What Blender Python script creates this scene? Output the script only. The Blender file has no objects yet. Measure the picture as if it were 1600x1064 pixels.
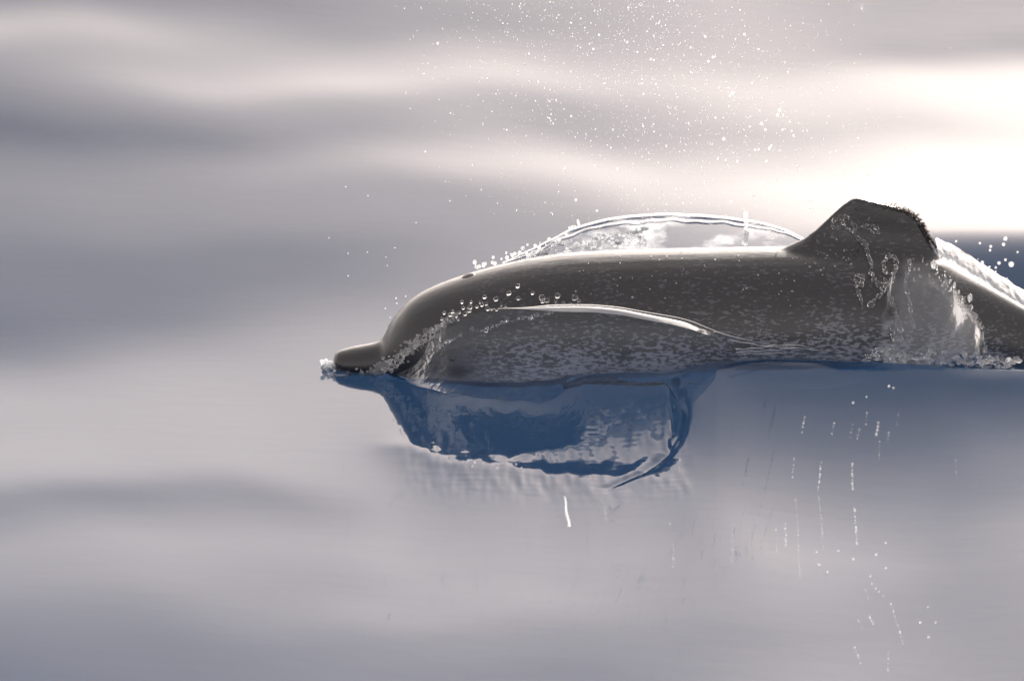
import bpy, bmesh, math, random
import numpy as np
from mathutils import Vector, Matrix, noise
from mathutils.bvhtree import BVHTree

random.seed(7)
rng = np.random.default_rng(7)
C = bpy.context.scene.collection
SC = bpy.context.scene

# ------------------------------------------------------------------ camera
S = 0.001375                      # metres per photo pixel at the animal
THETA = math.radians(16.0)        # camera looks down by this much
DIST = 10.0
cam_d = bpy.data.cameras.new("camera")
cam_d.sensor_width = 36.0
cam_d.lens = 36.0 * DIST / (1600 * S)
cam_d.clip_end = 6000
cam = bpy.data.objects.new("camera", cam_d)
C.objects.link(cam)
AIM = Vector((0, 0, 40 * S / math.cos(THETA)))
cam.location = AIM + Vector((0, -DIST * math.cos(THETA), DIST * math.sin(THETA)))
cam.rotation_euler = (math.pi / 2 - THETA, 0, 0)
SC.camera = cam
cam_d.dof.use_dof = True; cam_d.dof.focus_distance = DIST - 0.1; cam_d.dof.aperture_fstop = 10.0

# ------------------------------------------------------------------ sky and sun
SUN_EL, SUN_AZ = 19.0, 15.0


def make_world():
    w = bpy.data.worlds.new("World"); bpy.context.scene.world = w; w.use_nodes = True
    nt = w.node_tree; N = nt.nodes; L = nt.links
    bg = N['Background']
    s = N.new('ShaderNodeTexSky'); s.sky_type = 'NISHITA'; s.sun_disc = False
    s.sun_elevation = math.radians(SUN_EL); s.sun_rotation = math.radians(SUN_AZ)
    s.dust_density = 3.5; s.air_density = 1.0; s.ozone_density = 1.0
    bw = N.new('ShaderNodeRGBToBW'); L.new(s.outputs[0], bw.inputs[0])
    tint = N.new('ShaderNodeMix'); tint.data_type = 'RGBA'; tint.blend_type = 'MULTIPLY'; tint.inputs[0].default_value = 1
    L.new(bw.outputs[0], tint.inputs[6]); tint.inputs[7].default_value = (1.17, 0.945, 0.83, 1)
    mx = N.new('ShaderNodeMix'); mx.data_type = 'RGBA'; mx.inputs[0].default_value = 0.85
    L.new(s.outputs[0], mx.inputs[6]); L.new(tint.outputs[2], mx.inputs[7])
    g = N.new('ShaderNodeGamma'); g.inputs[1].default_value = 0.7      # thin high cloud evens the glow out
    L.new(mx.outputs[2], g.inputs[0])
    veil = N.new('ShaderNodeMix'); veil.data_type = 'RGBA'; veil.blend_type = 'ADD'; veil.inputs[0].default_value = 1    # even white overcast
    L.new(g.outputs[0], veil.inputs[6]); veil.inputs[7].default_value = (1.15, 1.08, 1.04, 1)
    L.new(veil.outputs[2], bg.inputs[0]); bg.inputs[1].default_value = 0.15


make_world()
sun_d = bpy.data.lights.new("sun", 'SUN')
sun_d.energy = 4.0; sun_d.angle = math.radians(0.6); sun_d.color = (1.0, 0.93, 0.84)
sun = bpy.data.objects.new("sun", sun_d)
C.objects.link(sun)
_e, _a = math.radians(SUN_EL), math.radians(SUN_AZ)
sun_dir = Vector((math.sin(_a) * math.cos(_e), math.cos(_a) * math.cos(_e), math.sin(_e)))
sun.rotation_euler = sun_dir.to_track_quat('Z', 'Y').to_euler()
vs = SC.view_settings
vs.view_transform = 'Standard'; vs.look = 'None'; vs.gamma = 1; vs.use_curve_mapping = False
vs.exposure = 1.0
SC.cycles.max_bounces = 14; SC.cycles.transparent_max_bounces = 24
SC.cycles.transmission_bounces = 10; SC.cycles.glossy_bounces = 6
SC.cycles.caustics_reflective = True; SC.cycles.caustics_refractive = True
SC.cycles.sample_clamp_indirect = 12

# ------------------------------------------------------------------ helpers
CP = np.array(cam.location)
_ct, _st = math.cos(THETA), math.sin(THETA)
RIGHT = np.array([1.0, 0, 0]); UP = np.array([0, _st, _ct]); FWD = np.array([0, _ct, -_st])


def ray(px, py):
    d = FWD * DIST + RIGHT * (px - 800) * S + UP * (532 - py) * S
    return d / np.linalg.norm(d)


def P(px, py, y=0.0):
    "the point at depth y that stands behind photo pixel (px, py)"
    d = ray(px, py); t = (y - CP[1]) / d[1]
    return Vector(CP + d * t)


def project(x, y, z):
    dx, dy, dz = x - CP[0], y - CP[1], z - CP[2]
    f = dy * FWD[1] + dz * FWD[2]
    u = dy * UP[1] + dz * UP[2]
    return 800 + dx / f * DIST / S, 532 - u / f * DIST / S


def smooth(e0, e1, x):
    t = np.clip((x - e0) / (e1 - e0), 0, 1)
    return t * t * (3 - 2 * t)


def cubic(xs, ys, x):
    "smooth (monotone-ish) interpolation of a table"
    xs = np.asarray(xs, float); ys = np.asarray(ys, float)
    d = np.diff(ys) / np.diff(xs)
    m = np.zeros(len(xs)); m[0] = d[0]; m[-1] = d[-1]
    for i in range(1, len(xs) - 1):
        m[i] = 0 if d[i - 1] * d[i] <= 0 else 2 * d[i - 1] * d[i] / (d[i - 1] + d[i])
    x = np.clip(x, xs[0], xs[-1]); i = np.clip(np.searchsorted(xs, x) - 1, 0, len(xs) - 2)
    h = xs[i + 1] - xs[i]; t = (x - xs[i]) / h
    return ((2 * t**3 - 3 * t**2 + 1) * ys[i] + (t**3 - 2 * t**2 + t) * h * m[i]
            + (-2 * t**3 + 3 * t**2) * ys[i + 1] + (t**3 - t**2) * h * m[i + 1])


def link_mesh(name, verts, faces, mat=None, parent=None, smooth_shade=True):
    me = bpy.data.meshes.new(name)
    me.from_pydata([tuple(v) for v in verts], [], faces)
    if smooth_shade:
        me.polygons.foreach_set("use_smooth", [True] * len(me.polygons))
    me.update()
    o = bpy.data.objects.new(name, me); C.objects.link(o)
    if mat: me.materials.append(mat)
    if parent: o.parent = parent
    return o


def from_bm(name, bm, mat=None, parent=None):
    me = bpy.data.meshes.new(name); bm.to_mesh(me); bm.free()
    me.polygons.foreach_set("use_smooth", [True] * len(me.polygons))
    o = bpy.data.objects.new(name, me); C.objects.link(o)
    if mat: me.materials.append(mat)
    if parent: o.parent = parent
    return o


def tag(o, label=None, cat=None, group=None, kind=None):
    if label: o["label"] = label
    if cat: o["category"] = cat
    if group: o["group"] = group
    if kind: o["kind"] = kind
    return o


def grid_faces(nu, nv, closed_v=False):
    f = []
    for i in range(nu - 1):
        for j in range(nv if closed_v else nv - 1):
            k = (j + 1) % nv
            f.append((i * nv + j, (i + 1) * nv + j, (i + 1) * nv + k, i * nv + k))
    return f


def tube(points, radii, n=10, flat=1.0):
    "verts and faces of a tube through points"
    V = []; pts = [Vector(p) for p in points]
    for i, p in enumerate(pts):
        t = (pts[min(i + 1, len(pts) - 1)] - pts[max(i - 1, 0)]).normalized()
        a = t.cross(Vector((0, 0, 1)));
        if a.length < 1e-4: a = t.cross(Vector((0, 1, 0)))
        a.normalize(); b = t.cross(a).normalized()
        for k in range(n):
            q = 2 * math.pi * k / n
            V.append(p + a * math.cos(q) * radii[i] + b * math.sin(q) * radii[i] * flat)
    F = grid_faces(len(pts), n, True)
    F.append(tuple(range(n))[::-1]); F.append(tuple(range((len(pts) - 1) * n, len(pts) * n)))
    return V, F


def blobs(items, sub=1, wob=0.25, glint=0.0):
    "irregular water blobs joined in one bmesh; items = (centre, radius, stretch vector)"
    bm = bmesh.new()
    for c, r, st in items:
        g = bmesh.ops.create_icosphere(bm, subdivisions=sub, radius=1.0)
        off = Vector((random.random() * 50, random.random() * 50, random.random() * 50))
        if r < 0.0017 and random.random() < glint:
            for v in g['verts']:
                for fc in v.link_faces: fc.material_index = 1
        for v in g['verts']:
            n = 1 + wob * noise.noise(v.co * 1.3 + off) * 1.6
            v.co = Vector((v.co.x * st[0], v.co.y * st[1], v.co.z * st[2])) * (r * n) + Vector(c)
    return bm


def merge(o, voxel, it=3):
    "let overlapping lobes of water run together into one skin"
    r = o.modifiers.new("r", 'REMESH'); r.mode = 'VOXEL'; r.voxel_size = voxel
    sm = o.modifiers.new("s", 'SMOOTH'); sm.factor = 0.5; sm.iterations = it
    dg = bpy.context.evaluated_depsgraph_get(); me = bpy.data.meshes.new_from_object(o.evaluated_get(dg))
    old = o.data; o.modifiers.clear(); o.data = me; me.name = old.name; bpy.data.meshes.remove(old)
    me.polygons.foreach_set("use_smooth", [True] * len(me.polygons))
    return o


# ------------------------------------------------------------------ materials
def new_mat(name):
    m = bpy.data.materials.new(name); m.use_nodes = True
    nt = m.node_tree
    for n in list(nt.nodes): nt.nodes.remove(n)
    out = nt.nodes.new('ShaderNodeOutputMaterial')
    return m, nt, nt.nodes, nt.links, out


def noise_tex(N, L, scale, coord, detail=3, rough=0.5, vec=(1, 1, 1)):
    mp = N.new('ShaderNodeMapping'); mp.inputs['Scale'].default_value = vec
    L.new(coord, mp.inputs[0])
    t = N.new('ShaderNodeTexNoise'); t.inputs['Scale'].default_value = scale
    t.inputs['Detail'].default_value = detail; t.inputs['Roughness'].default_value = rough
    L.new(mp.outputs[0], t.inputs[0])
    return t


def ramp(N, L, fac, stops):
    r = N.new('ShaderNodeValToRGB')
    el = r.color_ramp.elements
    while len(el) < len(stops): el.new(0.5)
    for e, (p, c) in zip(el, stops):
        e.position = p; e.color = (c, c, c, 1) if isinstance(c, (int, float)) else (*c, 1)
    L.new(fac, r.inputs[0])
    return r


def mat_sea():
    m, nt, N, L, out = new_mat("sea_water")
    tc = N.new('ShaderNodeTexCoord')
    # clear water over the blue deep, with a little light scattered back from just under the surface
    dif = N.new('ShaderNodeBsdfDiffuse'); dif.inputs[0].default_value = (0.014, 0.042, 0.085, 1)
    tr = N.new('ShaderNodeBsdfRefraction'); tr.inputs['Color'].default_value = (0.86, 0.94, 1.0, 1); tr.inputs['IOR'].default_value = 1.333
    mx = N.new('ShaderNodeMixShader'); mx.inputs[0].default_value = 0.86
    L.new(dif.outputs[0], mx.inputs[1]); L.new(tr.outputs[0], mx.inputs[2])
    gl = N.new('ShaderNodeBsdfGlossy'); gl.inputs['Roughness'].default_value = 0.035
    fr = N.new('ShaderNodeFresnel'); fr.inputs[0].default_value = 1.333
    m2 = N.new('ShaderNodeMixShader'); L.new(fr.outputs[0], m2.inputs[0])
    L.new(mx.outputs[0], m2.inputs[1]); L.new(gl.outputs[0], m2.inputs[2])
    n1 = noise_tex(N, L, 16, tc.outputs['Object'], 3, 0.5, (0.5, 1.5, 1))
    bp = N.new('ShaderNodeBump'); bp.inputs['Strength'].default_value = 0.022; bp.inputs['Distance'].default_value = 0.01
    L.new(n1.outputs[0], bp.inputs['Height'])
    for q in (dif, gl, fr, tr): L.new(bp.outputs[0], q.inputs['Normal'])
    L.new(m2.outputs[0], out.inputs[0])
    return m


def mat_film(name, milky=0.0, bump=0.3, bscale=40, vec=(1, 1, 1), milky_noise=None, tint=(0.93, 0.96, 1.0), rough=0.02, fade=False, facing=0.35):
    "a thin sheet of clear water: seen through, mirrored at its edges, with a little air in it"
    m, nt, N, L, out = new_mat(name)
    tc = N.new('ShaderNodeTexCoord')
    tr = N.new('ShaderNodeBsdfTransparent'); tr.inputs[0].default_value = (*tint, 1)
    base = tr
    n1 = noise_tex(N, L, bscale, tc.outputs['Object'], 3, 0.55, vec)
    bp = N.new('ShaderNodeBump'); bp.inputs['Strength'].default_value = bump; bp.inputs['Distance'].default_value = 0.01
    L.new(n1.outputs[0], bp.inputs['Height'])
    if milky > 0:
        tl = N.new('ShaderNodeBsdfTranslucent'); tl.inputs[0].default_value = (0.85, 0.87, 0.9, 1)
        df = N.new('ShaderNodeBsdfDiffuse'); df.inputs[0].default_value = (0.8, 0.82, 0.85, 1)
        md = N.new('ShaderNodeMixShader'); md.inputs[0].default_value = facing
        L.new(tl.outputs[0], md.inputs[1]); L.new(df.outputs[0], md.inputs[2])
        mk = N.new('ShaderNodeMixShader')
        if milky_noise:
            sc_, v_, lo, hi = milky_noise
            nm = noise_tex(N, L, sc_, tc.outputs['Object'], 4, 0.6, v_)
            rp = ramp(N, L, nm.outputs[0], [(lo, 0.0), (hi, milky)])
            L.new(rp.outputs[0], mk.inputs[0])
        else:
            mk.inputs[0].default_value = milky
        L.new(tr.outputs[0], mk.inputs[1]); L.new(md.outputs[0], mk.inputs[2])
        base = mk
    gl = N.new('ShaderNodeBsdfGlossy'); gl.inputs['Roughness'].default_value = rough
    fr = N.new('ShaderNodeFresnel'); fr.inputs[0].default_value = 1.333
    L.new(bp.outputs[0], gl.inputs['Normal']); L.new(bp.outputs[0], fr.inputs['Normal'])
    m2 = N.new('ShaderNodeMixShader'); L.new(fr.outputs[0], m2.inputs[0])
    L.new(base.outputs[0], m2.inputs[1]); L.new(gl.outputs[0], m2.inputs[2])
    if fade:                                                # the film thins out to nothing towards its torn edge
        fa = N.new('ShaderNodeAttribute'); fa.attribute_name = 'thickness'; t0 = N.new('ShaderNodeBsdfTransparent')
        m3 = N.new('ShaderNodeMixShader'); L.new(fa.outputs['Fac'], m3.inputs[0]); L.new(t0.outputs[0], m3.inputs[1]); L.new(m2.outputs[0], m3.inputs[2])
        m2 = m3
    L.new(m2.outputs[0], out.inputs[0])
    return m


def mat_glass(name, white=0.0, rough=0.0):
    m, nt, N, L, out = new_mat(name)
    g = N.new('ShaderNodeBsdfGlass'); g.inputs['IOR'].default_value = 1.333
    g.inputs['Roughness'].default_value = rough; g.inputs['Color'].default_value = (1, 1, 1, 1)
    if white > 0:
        tl = N.new('ShaderNodeBsdfTranslucent'); tl.inputs[0].default_value = (0.92, 0.93, 0.95, 1)
        df = N.new('ShaderNodeBsdfDiffuse'); df.inputs[0].default_value = (0.85, 0.87, 0.9, 1)
        md = N.new('ShaderNodeMixShader'); md.inputs[0].default_value = 0.4
        L.new(tl.outputs[0], md.inputs[1]); L.new(df.outputs[0], md.inputs[2])
        mx = N.new('ShaderNodeMixShader'); mx.inputs[0].default_value = white
        L.new(g.outputs[0], mx.inputs[1]); L.new(md.outputs[0], mx.inputs[2])
        L.new(mx.outputs[0], out.inputs[0])
    else:
        L.new(g.outputs[0], out.inputs[0])
    return m


def mat_skin():
    m, nt, N, L, out = new_mat("dolphin_skin")
    tc = N.new('ShaderNodeTexCoord'); co = tc.outputs['Object']
    at = N.new('ShaderNodeAttribute'); at.attribute_name = 'flank'      # 1 = top of the back, 0 = belly
    wob = noise_tex(N, L, 6, co, 3, 0.5)
    add = N.new('ShaderNodeMath'); add.operation = 'MULTIPLY_ADD'
    L.new(wob.outputs[0], add.inputs[0]); add.inputs[1].default_value = 0.16
    sub = N.new('ShaderNodeMath'); sub.operation = 'SUBTRACT'; L.new(at.outputs['Fac'], sub.inputs[0]); sub.inputs[1].default_value = 0.08
    L.new(sub.outputs[0], add.inputs[2])
    base = ramp(N, L, add.outputs[0], [(0.12, (0.40, 0.42, 0.46)), (0.32, (0.17, 0.182, 0.215)),
                                       (0.52, (0.046, 0.051, 0.064)), (0.70, (0.0145, 0.0155, 0.020))])
    # pale flecks, drawn out along the body
    sp = noise_tex(N, L, 170, co, 3, 0.6, (0.42, 1.0, 1.15))
    sp2 = noise_tex(N, L, 9, co, 2, 0.5)
    a = N.new('ShaderNodeMath'); a.operation = 'MULTIPLY_ADD'
    L.new(sp2.outputs[0], a.inputs[0]); a.inputs[1].default_value = 0.34; L.new(sp.outputs[0], a.inputs[2])
    dens = ramp(N, L, add.outputs[0], [(0.30, 0.13), (0.52, 0.06), (0.66, -0.02), (0.95, 0.0)])
    dens.color_ramp.elements[2].color = (0.0, 0.0, 0.0, 1)
    b = N.new('ShaderNodeMath'); b.operation = 'ADD'; L.new(a.outputs[0], b.inputs[0]); L.new(dens.outputs[0], b.inputs[1])
    mask = ramp(N, L, b.outputs[0], [(0.735, 0.0), (0.80, 1.0)])
    head = N.new('ShaderNodeAttribute'); head.attribute_name = 'spotted'
    mm = N.new('ShaderNodeMath'); mm.operation = 'MULTIPLY'; L.new(mask.outputs[0], mm.inputs[0]); L.new(head.outputs['Fac'], mm.inputs[1])
    amt = ramp(N, L, add.outputs[0], [(0.40, 0.66), (0.60, 0.32), (0.78, 0.12)])
    mm2 = N.new('ShaderNodeMath'); mm2.operation = 'MULTIPLY'; L.new(mm.outputs[0], mm2.inputs[0]); L.new(amt.outputs[0], mm2.inputs[1])
    mix = N.new('ShaderNodeMix'); mix.data_type = 'RGBA'
    L.new(mm2.outputs[0], mix.inputs[0]); L.new(base.outputs[0], mix.inputs[6]); mix.inputs[7].default_value = (0.40, 0.43, 0.51, 1)
    pr = N.new('ShaderNodeBsdfPrincipled')
    L.new(mix.outputs[2], pr.inputs['Base Color'])
    pr.inputs['Roughness'].default_value = 0.34
    pr.inputs['Coat Weight'].default_value = 1.0; pr.inputs['Coat Roughness'].default_value = 0.2; pr.inputs['Coat IOR'].default_value = 1.33
    nb = noise_tex(N, L, 42, co, 5, 0.62, (0.3, 1, 1))
    bp = N.new('ShaderNodeBump'); bp.inputs['Strength'].default_value = 0.2; bp.inputs['Distance'].default_value = 0.006
    L.new(nb.outputs[0], bp.inputs['Height']); L.new(bp.outputs[0], pr.inputs['Normal']); L.new(bp.outputs[0], pr.inputs['Coat Normal'])
    L.new(pr.outputs[0], out.inputs[0])
    return m


def mat_plain(name, col, rough=0.4, coat=0.0):
    m, nt, N, L, out = new_mat(name)
    tc = N.new('ShaderNodeTexCoord')
    n = noise_tex(N, L, 120, tc.outputs['Object'], 3)
    r = ramp(N, L, n.outputs[0], [(0.3, tuple(c * 0.7 for c in col)), (0.7, tuple(min(1, c * 1.3) for c in col))])
    pr = N.new('ShaderNodeBsdfPrincipled'); L.new(r.outputs[0], pr.inputs['Base Color'])
    pr.inputs['Roughness'].default_value = rough; pr.inputs['Coat Weight'].default_value = coat
    L.new(pr.outputs[0], out.inputs[0])
    return m


DEEP = (0.048, 0.120, 0.25)        # what the open sea scatters back
M_SEA = mat_sea()
M_SKIN = mat_skin()
M_FILM = mat_film("clear_water_film", milky=0.06, bump=0.5, bscale=26, vec=(0.6, 1, 1.2), milky_noise=(14, (0.6, 1, 1.4), 0.5, 0.8), tint=(0.91, 0.95, 1.0), fade=True)
M_HOOD = mat_film("bright_water_film", milky=0.6, bump=0.6, bscale=30, vec=(0.7, 1, 1.2), milky_noise=(15, (0.5, 1, 1.2), 0.5, 0.66), tint=(0.97, 0.98, 1))
M_CURTAIN = mat_film("milky_water_film", milky=0.44, bump=0.12, bscale=16, vec=(2.0, 1, 0.5), milky_noise=(6, (1.5, 1, 0.5), 0.0, 1.0), tint=(0.9, 0.93, 0.97), fade=True, facing=0.6)
M_GLASS = mat_glass("drop_water")
M_SPRAY = mat_glass("sparkle_white_water", white=0.7)  # white in the mix stands in for the sparkle of sunlit drops
M_STRAND = mat_glass("strand_water", white=0.05)
M_FOAM = mat_glass("white_water", white=0.85, rough=0.2)
M_SPLASH = mat_glass("broken_water", white=0.2, rough=0.0)  # the share of white paints in bright sparkles on the splash
M_FRINGE = mat_plain("ragged_fringe_brown", (0.035, 0.018, 0.015), 0.5, 0.3)
M_DARK = mat_plain("wet_black", (0.006, 0.006, 0.007), 0.3, 0.5)

# ------------------------------------------------------------------ the dolphin's shape (needed before the sea that it parts)
# photo column, top row, bottom row of the body, half width / half height
PROFILE = [(521, 560, 575, 1.0), (523, 553, 581, 1.1), (528, 548, 586, 1.2), (537, 545, 590, 1.2), (560, 539.5, 593, 1.2), (580, 536, 594, 1.15),
           (596, 530, 598, 1.1), (602, 519, 600, 1.05), (609, 505, 603, 1.0), (621, 488, 608, .98), (640, 468, 615, .96),
           (660, 455, 621, .95), (680, 445, 626, .94), (720, 430, 634, .93), (760, 418, 640, .92), (800, 408, 644, .92),
           (850, 399, 646, .92), (900, 393, 646, .92), (1000, 388, 646, .91), (1100, 386, 644, .9), (1200, 384, 640, .88),
           (1300, 384, 634, .86), (1400, 389, 628, .82), (1460, 398, 622, .78), (1500, 420, 619, .74), (1550, 448, 620, .7),
           (1600, 477, 626, .66), (1700, 532, 645, .6), (1800, 586, 678, .52), (1900, 636, 706, .46), (1960, 668, 716, .5), (2000, 688, 714, .8)]
PX = [p[0] for p in PROFILE]


def station(px):
    t = cubic(PX, [p[1] for p in PROFILE], px); b = cubic(PX, [p[2] for p in PROFILE], px); k = cubic(PX, [p[3] for p in PROFILE], px)
    c = P(float(px), float((t + b) / 2), 0.0)
    rv = float((b - t) / 2 * S)
    return c, rv, rv * float(k)


def build_dolphin():
    V = []; NR = 40
    xs = list(np.concatenate([np.concatenate([np.arange(521, 536, 1.0), np.arange(536, 640, 3)]), np.arange(640, 2001, 8)]))
    for px in xs:
        c, rv, rl = station(px)
        for k in range(NR):
            a = 2 * math.pi * k / NR
            V.append((c.x, c.y + math.cos(a) * rl, c.z + math.sin(a) * rv))
    F = grid_faces(len(xs), NR, True)
    F.append(tuple(range(NR))); F.append(tuple(range((len(xs) - 1) * NR, len(xs) * NR))[::-1])

    def add(v, f):
        n = len(V); V.extend(v); F.extend([tuple(i + n for i in q) for q in f])
    # dorsal fin: rows of the photo outline with a lens section
    lead = [(470, 1225), (430, 1222), (400, 1218), (388, 1222), (381, 1240), (370, 1260), (353, 1280), (334, 1300), (318, 1319), (311, 1331), (308.5, 1337)]
    trail = [(470, 1475), (430, 1477), (405, 1471), (392, 1463), (378, 1455), (360, 1445), (345, 1436), (332, 1422), (322, 1398), (315, 1365), (309, 1343)]
    lr = sorted(lead); tr = sorted(trail); rows = [309, 311, 314, 318, 323, 329, 336, 344, 353, 363, 374, 385, 396, 410, 430, 460]
    v = []; n = 25
    for r in rows:
        x0 = float(cubic([a for a, _ in lr], [b for _, b in lr], r)); x1 = float(cubic([a for a, _ in tr], [b for _, b in tr], r))
        h = float(np.interp(r, [309, 330, 360, 374, 385, 396, 410, 430, 460], [.007, .011, .017, .023, .034, .052, .074, .09, .10]))
        loop = []
        for j in range(n):
            u = j / (n - 1); p = P(x0 + (x1 - x0) * u, r)
            loop.append((p, h * (math.sin(math.pi * min(1, u) ** 0.7) ** 0.6) + 0.0015))
        for p, w in loop: v.append((p.x, -w, p.z))
        for p, w in reversed(loop): v.append((p.x, w, p.z))
    f = grid_faces(len(rows), 2 * n, True); f.append(tuple(range(2 * n))); f.append(tuple(range((len(rows) - 1) * 2 * n, len(rows) * 2 * n))[::-1])
    add(v, [q[::-1] for q in f])

    def paddle(root, tip, chord0, chord1, sweep, thick, nrm):
        v = []; m_ = 12; n_ = 12
        for i in range(m_):
            u = i / (m_ - 1); c = root.lerp(tip, u) + sweep * (u * u); ch = (chord0 * (1 - u) ** 0.6 * (1 - 0.25 * u) + chord1 * u * (1 - u) ** 0.3 + 0.004)
            for k in range(n_):
                a = 2 * math.pi * k / n_
                v.append(tuple(c + Vector((1, 0, 0)) * math.cos(a) * ch + nrm * math.sin(a) * thick * (1 - 0.7 * u)))
        f = grid_faces(m_, n_, True); f.append(tuple(range(n_))); f.append(tuple(range((m_ - 1) * n_, m_ * n_))[::-1])
        add(v, f)
    for s in (-1, 1):                                        # flippers and tail flukes, all under the surface
        r = P(880, 632); paddle(Vector((r.x, s * 0.075, r.z + 0.01)), Vector((r.x + 0.2, s * 0.075, r.z - 0.045)), 0.075, 0.03, Vector((0.12, 0, 0)), 0.016, Vector((0, s * 0.75, 0.66)))
        r = P(1965, 692); paddle(Vector((r.x, s * 0.0, r.z)), Vector((r.x + 0.05, s * 0.27, r.z - 0.02)), 0.10, 0.02, Vector((0.12, 0, 0)), 0.018, Vector((0, 0, 1)))
    me = bpy.data.meshes.new("body"); me.from_pydata(V, [], F); me.update()
    bm = bmesh.new(); bm.from_mesh(me); bmesh.ops.recalc_face_normals(bm, faces=bm.faces); bm.to_mesh(me); bm.free()
    o = bpy.data.objects.new("body", me); C.objects.link(o)
    r = o.modifiers.new("r", 'REMESH'); r.mode = 'VOXEL'; r.voxel_size = 0.0052
    sm = o.modifiers.new("s", 'SMOOTH'); sm.factor = 0.5; sm.iterations = 7
    dg = bpy.context.evaluated_depsgraph_get()
    me2 = bpy.data.meshes.new_from_object(o.evaluated_get(dg))
    o.modifiers.clear(); o.data = me2; me2.name = "body"
    bpy.data.meshes.remove(me)
    # mouth groove, and the colour fields carried by the skin
    nv = len(me2.vertices); co = np.empty(nv * 3); me2.vertices.foreach_get("co", co); co = co.reshape(-1, 3)
    nr = np.empty(nv * 3); me2.vertices.foreach_get("normal", nr); nr = nr.reshape(-1, 3)
    px, py = project(co[:, 0], 0 * co[:, 0], co[:, 2])
    mouth = np.interp(px, [525, 545, 600, 650, 700], [569, 575, 581, 580, 573])
    d = np.abs(py - mouth)
    g = np.exp(-(d / 2.6) ** 2) * (1 - smooth(690, 702, px)) * 0.0045
    co -= nr * g[:, None]
    xs = np.arange(520, 2010, 10.0); st = [station(x) for x in xs]
    sx = np.array([s[0].x for s in st]); sz = np.array([s[0].z for s in st]); sr = np.array([s[1] for s in st])
    zc = np.interp(co[:, 0], sx, sz); rr = np.interp(co[:, 0], sx, sr)
    flank = np.clip(0.5 + 0.5 * (co[:, 2] - zc) / rr, 0, 1)
    # the cape dips low on the head: snout dark above the mouth, pale below it
    beak = 1 - smooth(600, 700, px)
    flank = flank * (1 - beak) + beak * np.clip(0.62 + (mouth - 3 - py) / 60, 0.2, 0.9)
    rl_ = np.interp(co[:, 0], sx, np.array([q[2] for q in st])); ell = ((co[:, 2] - zc) / rr) ** 2 + (co[:, 1] / rl_) ** 2
    flank = np.where((ell > 1.12) & (co[:, 2] < zc), 0.40, flank)
    flank += 0.22 * np.exp(-(((px - 712) / 26) ** 2 + ((py - 556) / 11) ** 2))        # dark eye patch
    me2.vertices.foreach_set("co", co.reshape(-1))
    for nm, val in (("flank", flank), ("spotted", smooth(700, 800, px))):
        a = me2.attributes.new(nm, 'FLOAT', 'POINT'); a.data.foreach_set("value", val.astype(np.float32))
    me2.materials.clear(); me2.materials.append(M_SKIN)
    me2.polygons.foreach_set("use_smooth", [True] * len(me2.polygons)); me2.update()
    return o


dolphin = bpy.data.objects.new("dolphin", None); C.objects.link(dolphin)
tag(dolphin, "dark grey spotted dolphin breaking the calm surface with its beak to the left", "dolphin")
body = build_dolphin(); body.parent = dolphin
_me = body.data
BVH = BVHTree.FromPolygons([v.co[:] for v in _me.vertices], [p.vertices[:] for p in _me.polygons])


def on_skin(px, py, lift=0.0, default_y=-0.02):
    d = Vector(ray(px, py)); h = BVH.ray_cast(Vector(CP), d)
    if h[0] is None: return P(px, py, default_y), Vector((0, -1, 0))
    return h[0] + h[1] * lift, h[1]


for s in (-1, 1):
    p, n = on_skin(707, 561)
    V = bmesh.new(); bmesh.ops.create_uvsphere(V, u_segments=20, v_segments=12, radius=0.0062)
    for v in V.verts: v.co.x *= 1.25; v.co.z *= 0.85
    eye = from_bm("eye", V, M_DARK, dolphin); eye.location = (p.x, s * (abs(p.y) - 0.0025), p.z)
p, n = on_skin(731, 432.5)
V = bmesh.new(); bmesh.ops.create_uvsphere(V, u_segments=24, v_segments=12, radius=1.0)
bmesh.ops.scale(V, vec=(0.0165, 0.016, 0.0042), verts=V.verts)
bh = from_bm("blowhole", V, M_DARK, dolphin); bh.location = p - n * 0.0024; bh.rotation_euler = (math.radians(18), math.radians(-19), 0)

# ragged fringe of growth hanging from the trailing edge of the fin
V = []; F = []
edge = [(1348, 312), (1372, 317), (1398, 321), (1420, 327), (1436, 341), (1446, 356), (1456, 371), (1466, 385)]
ex = [e[0] for e in edge]; ey = [e[1] for e in edge]; tt = np.arange(len(edge))
for i in range(330):
    u = rng.beta(1.5, 1.2) * (len(edge) - 1)
    x = np.interp(u, tt, ex); y = np.interp(u, tt, ey) + rng.uniform(-1, 4)
    yy = rng.uniform(-0.012, 0.012)
    L_ = (0.5 + 1.0 * math.sin(math.pi * u / (len(edge) - 1))) * rng.uniform(2, 6.5)
    a = math.radians(rng.uniform(-50, 60)); pts = []
    for k in range(4):
        q = k / 3
        pts.append(P(x - 3 + L_ * q * math.cos(a), y + 2 + L_ * q * math.sin(a) * 0.8 - 2.5 * math.sin(q * 3) * rng.uniform(-1, 1), yy + rng.uniform(-.003, .003)))
    v, f = tube(pts, [0.0007, 0.0010, 0.0008, 0.0004], 5)
    n0 = len(V); V += v; F += [tuple(j + n0 for j in q) for q in f]
fr = link_mesh("fin_fringe", V, F, M_FRINGE, dolphin); fr["label"] = "brown ragged fringe of growth along the trailing edge of the dorsal fin"; fr["kind"] = "stuff"

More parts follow.
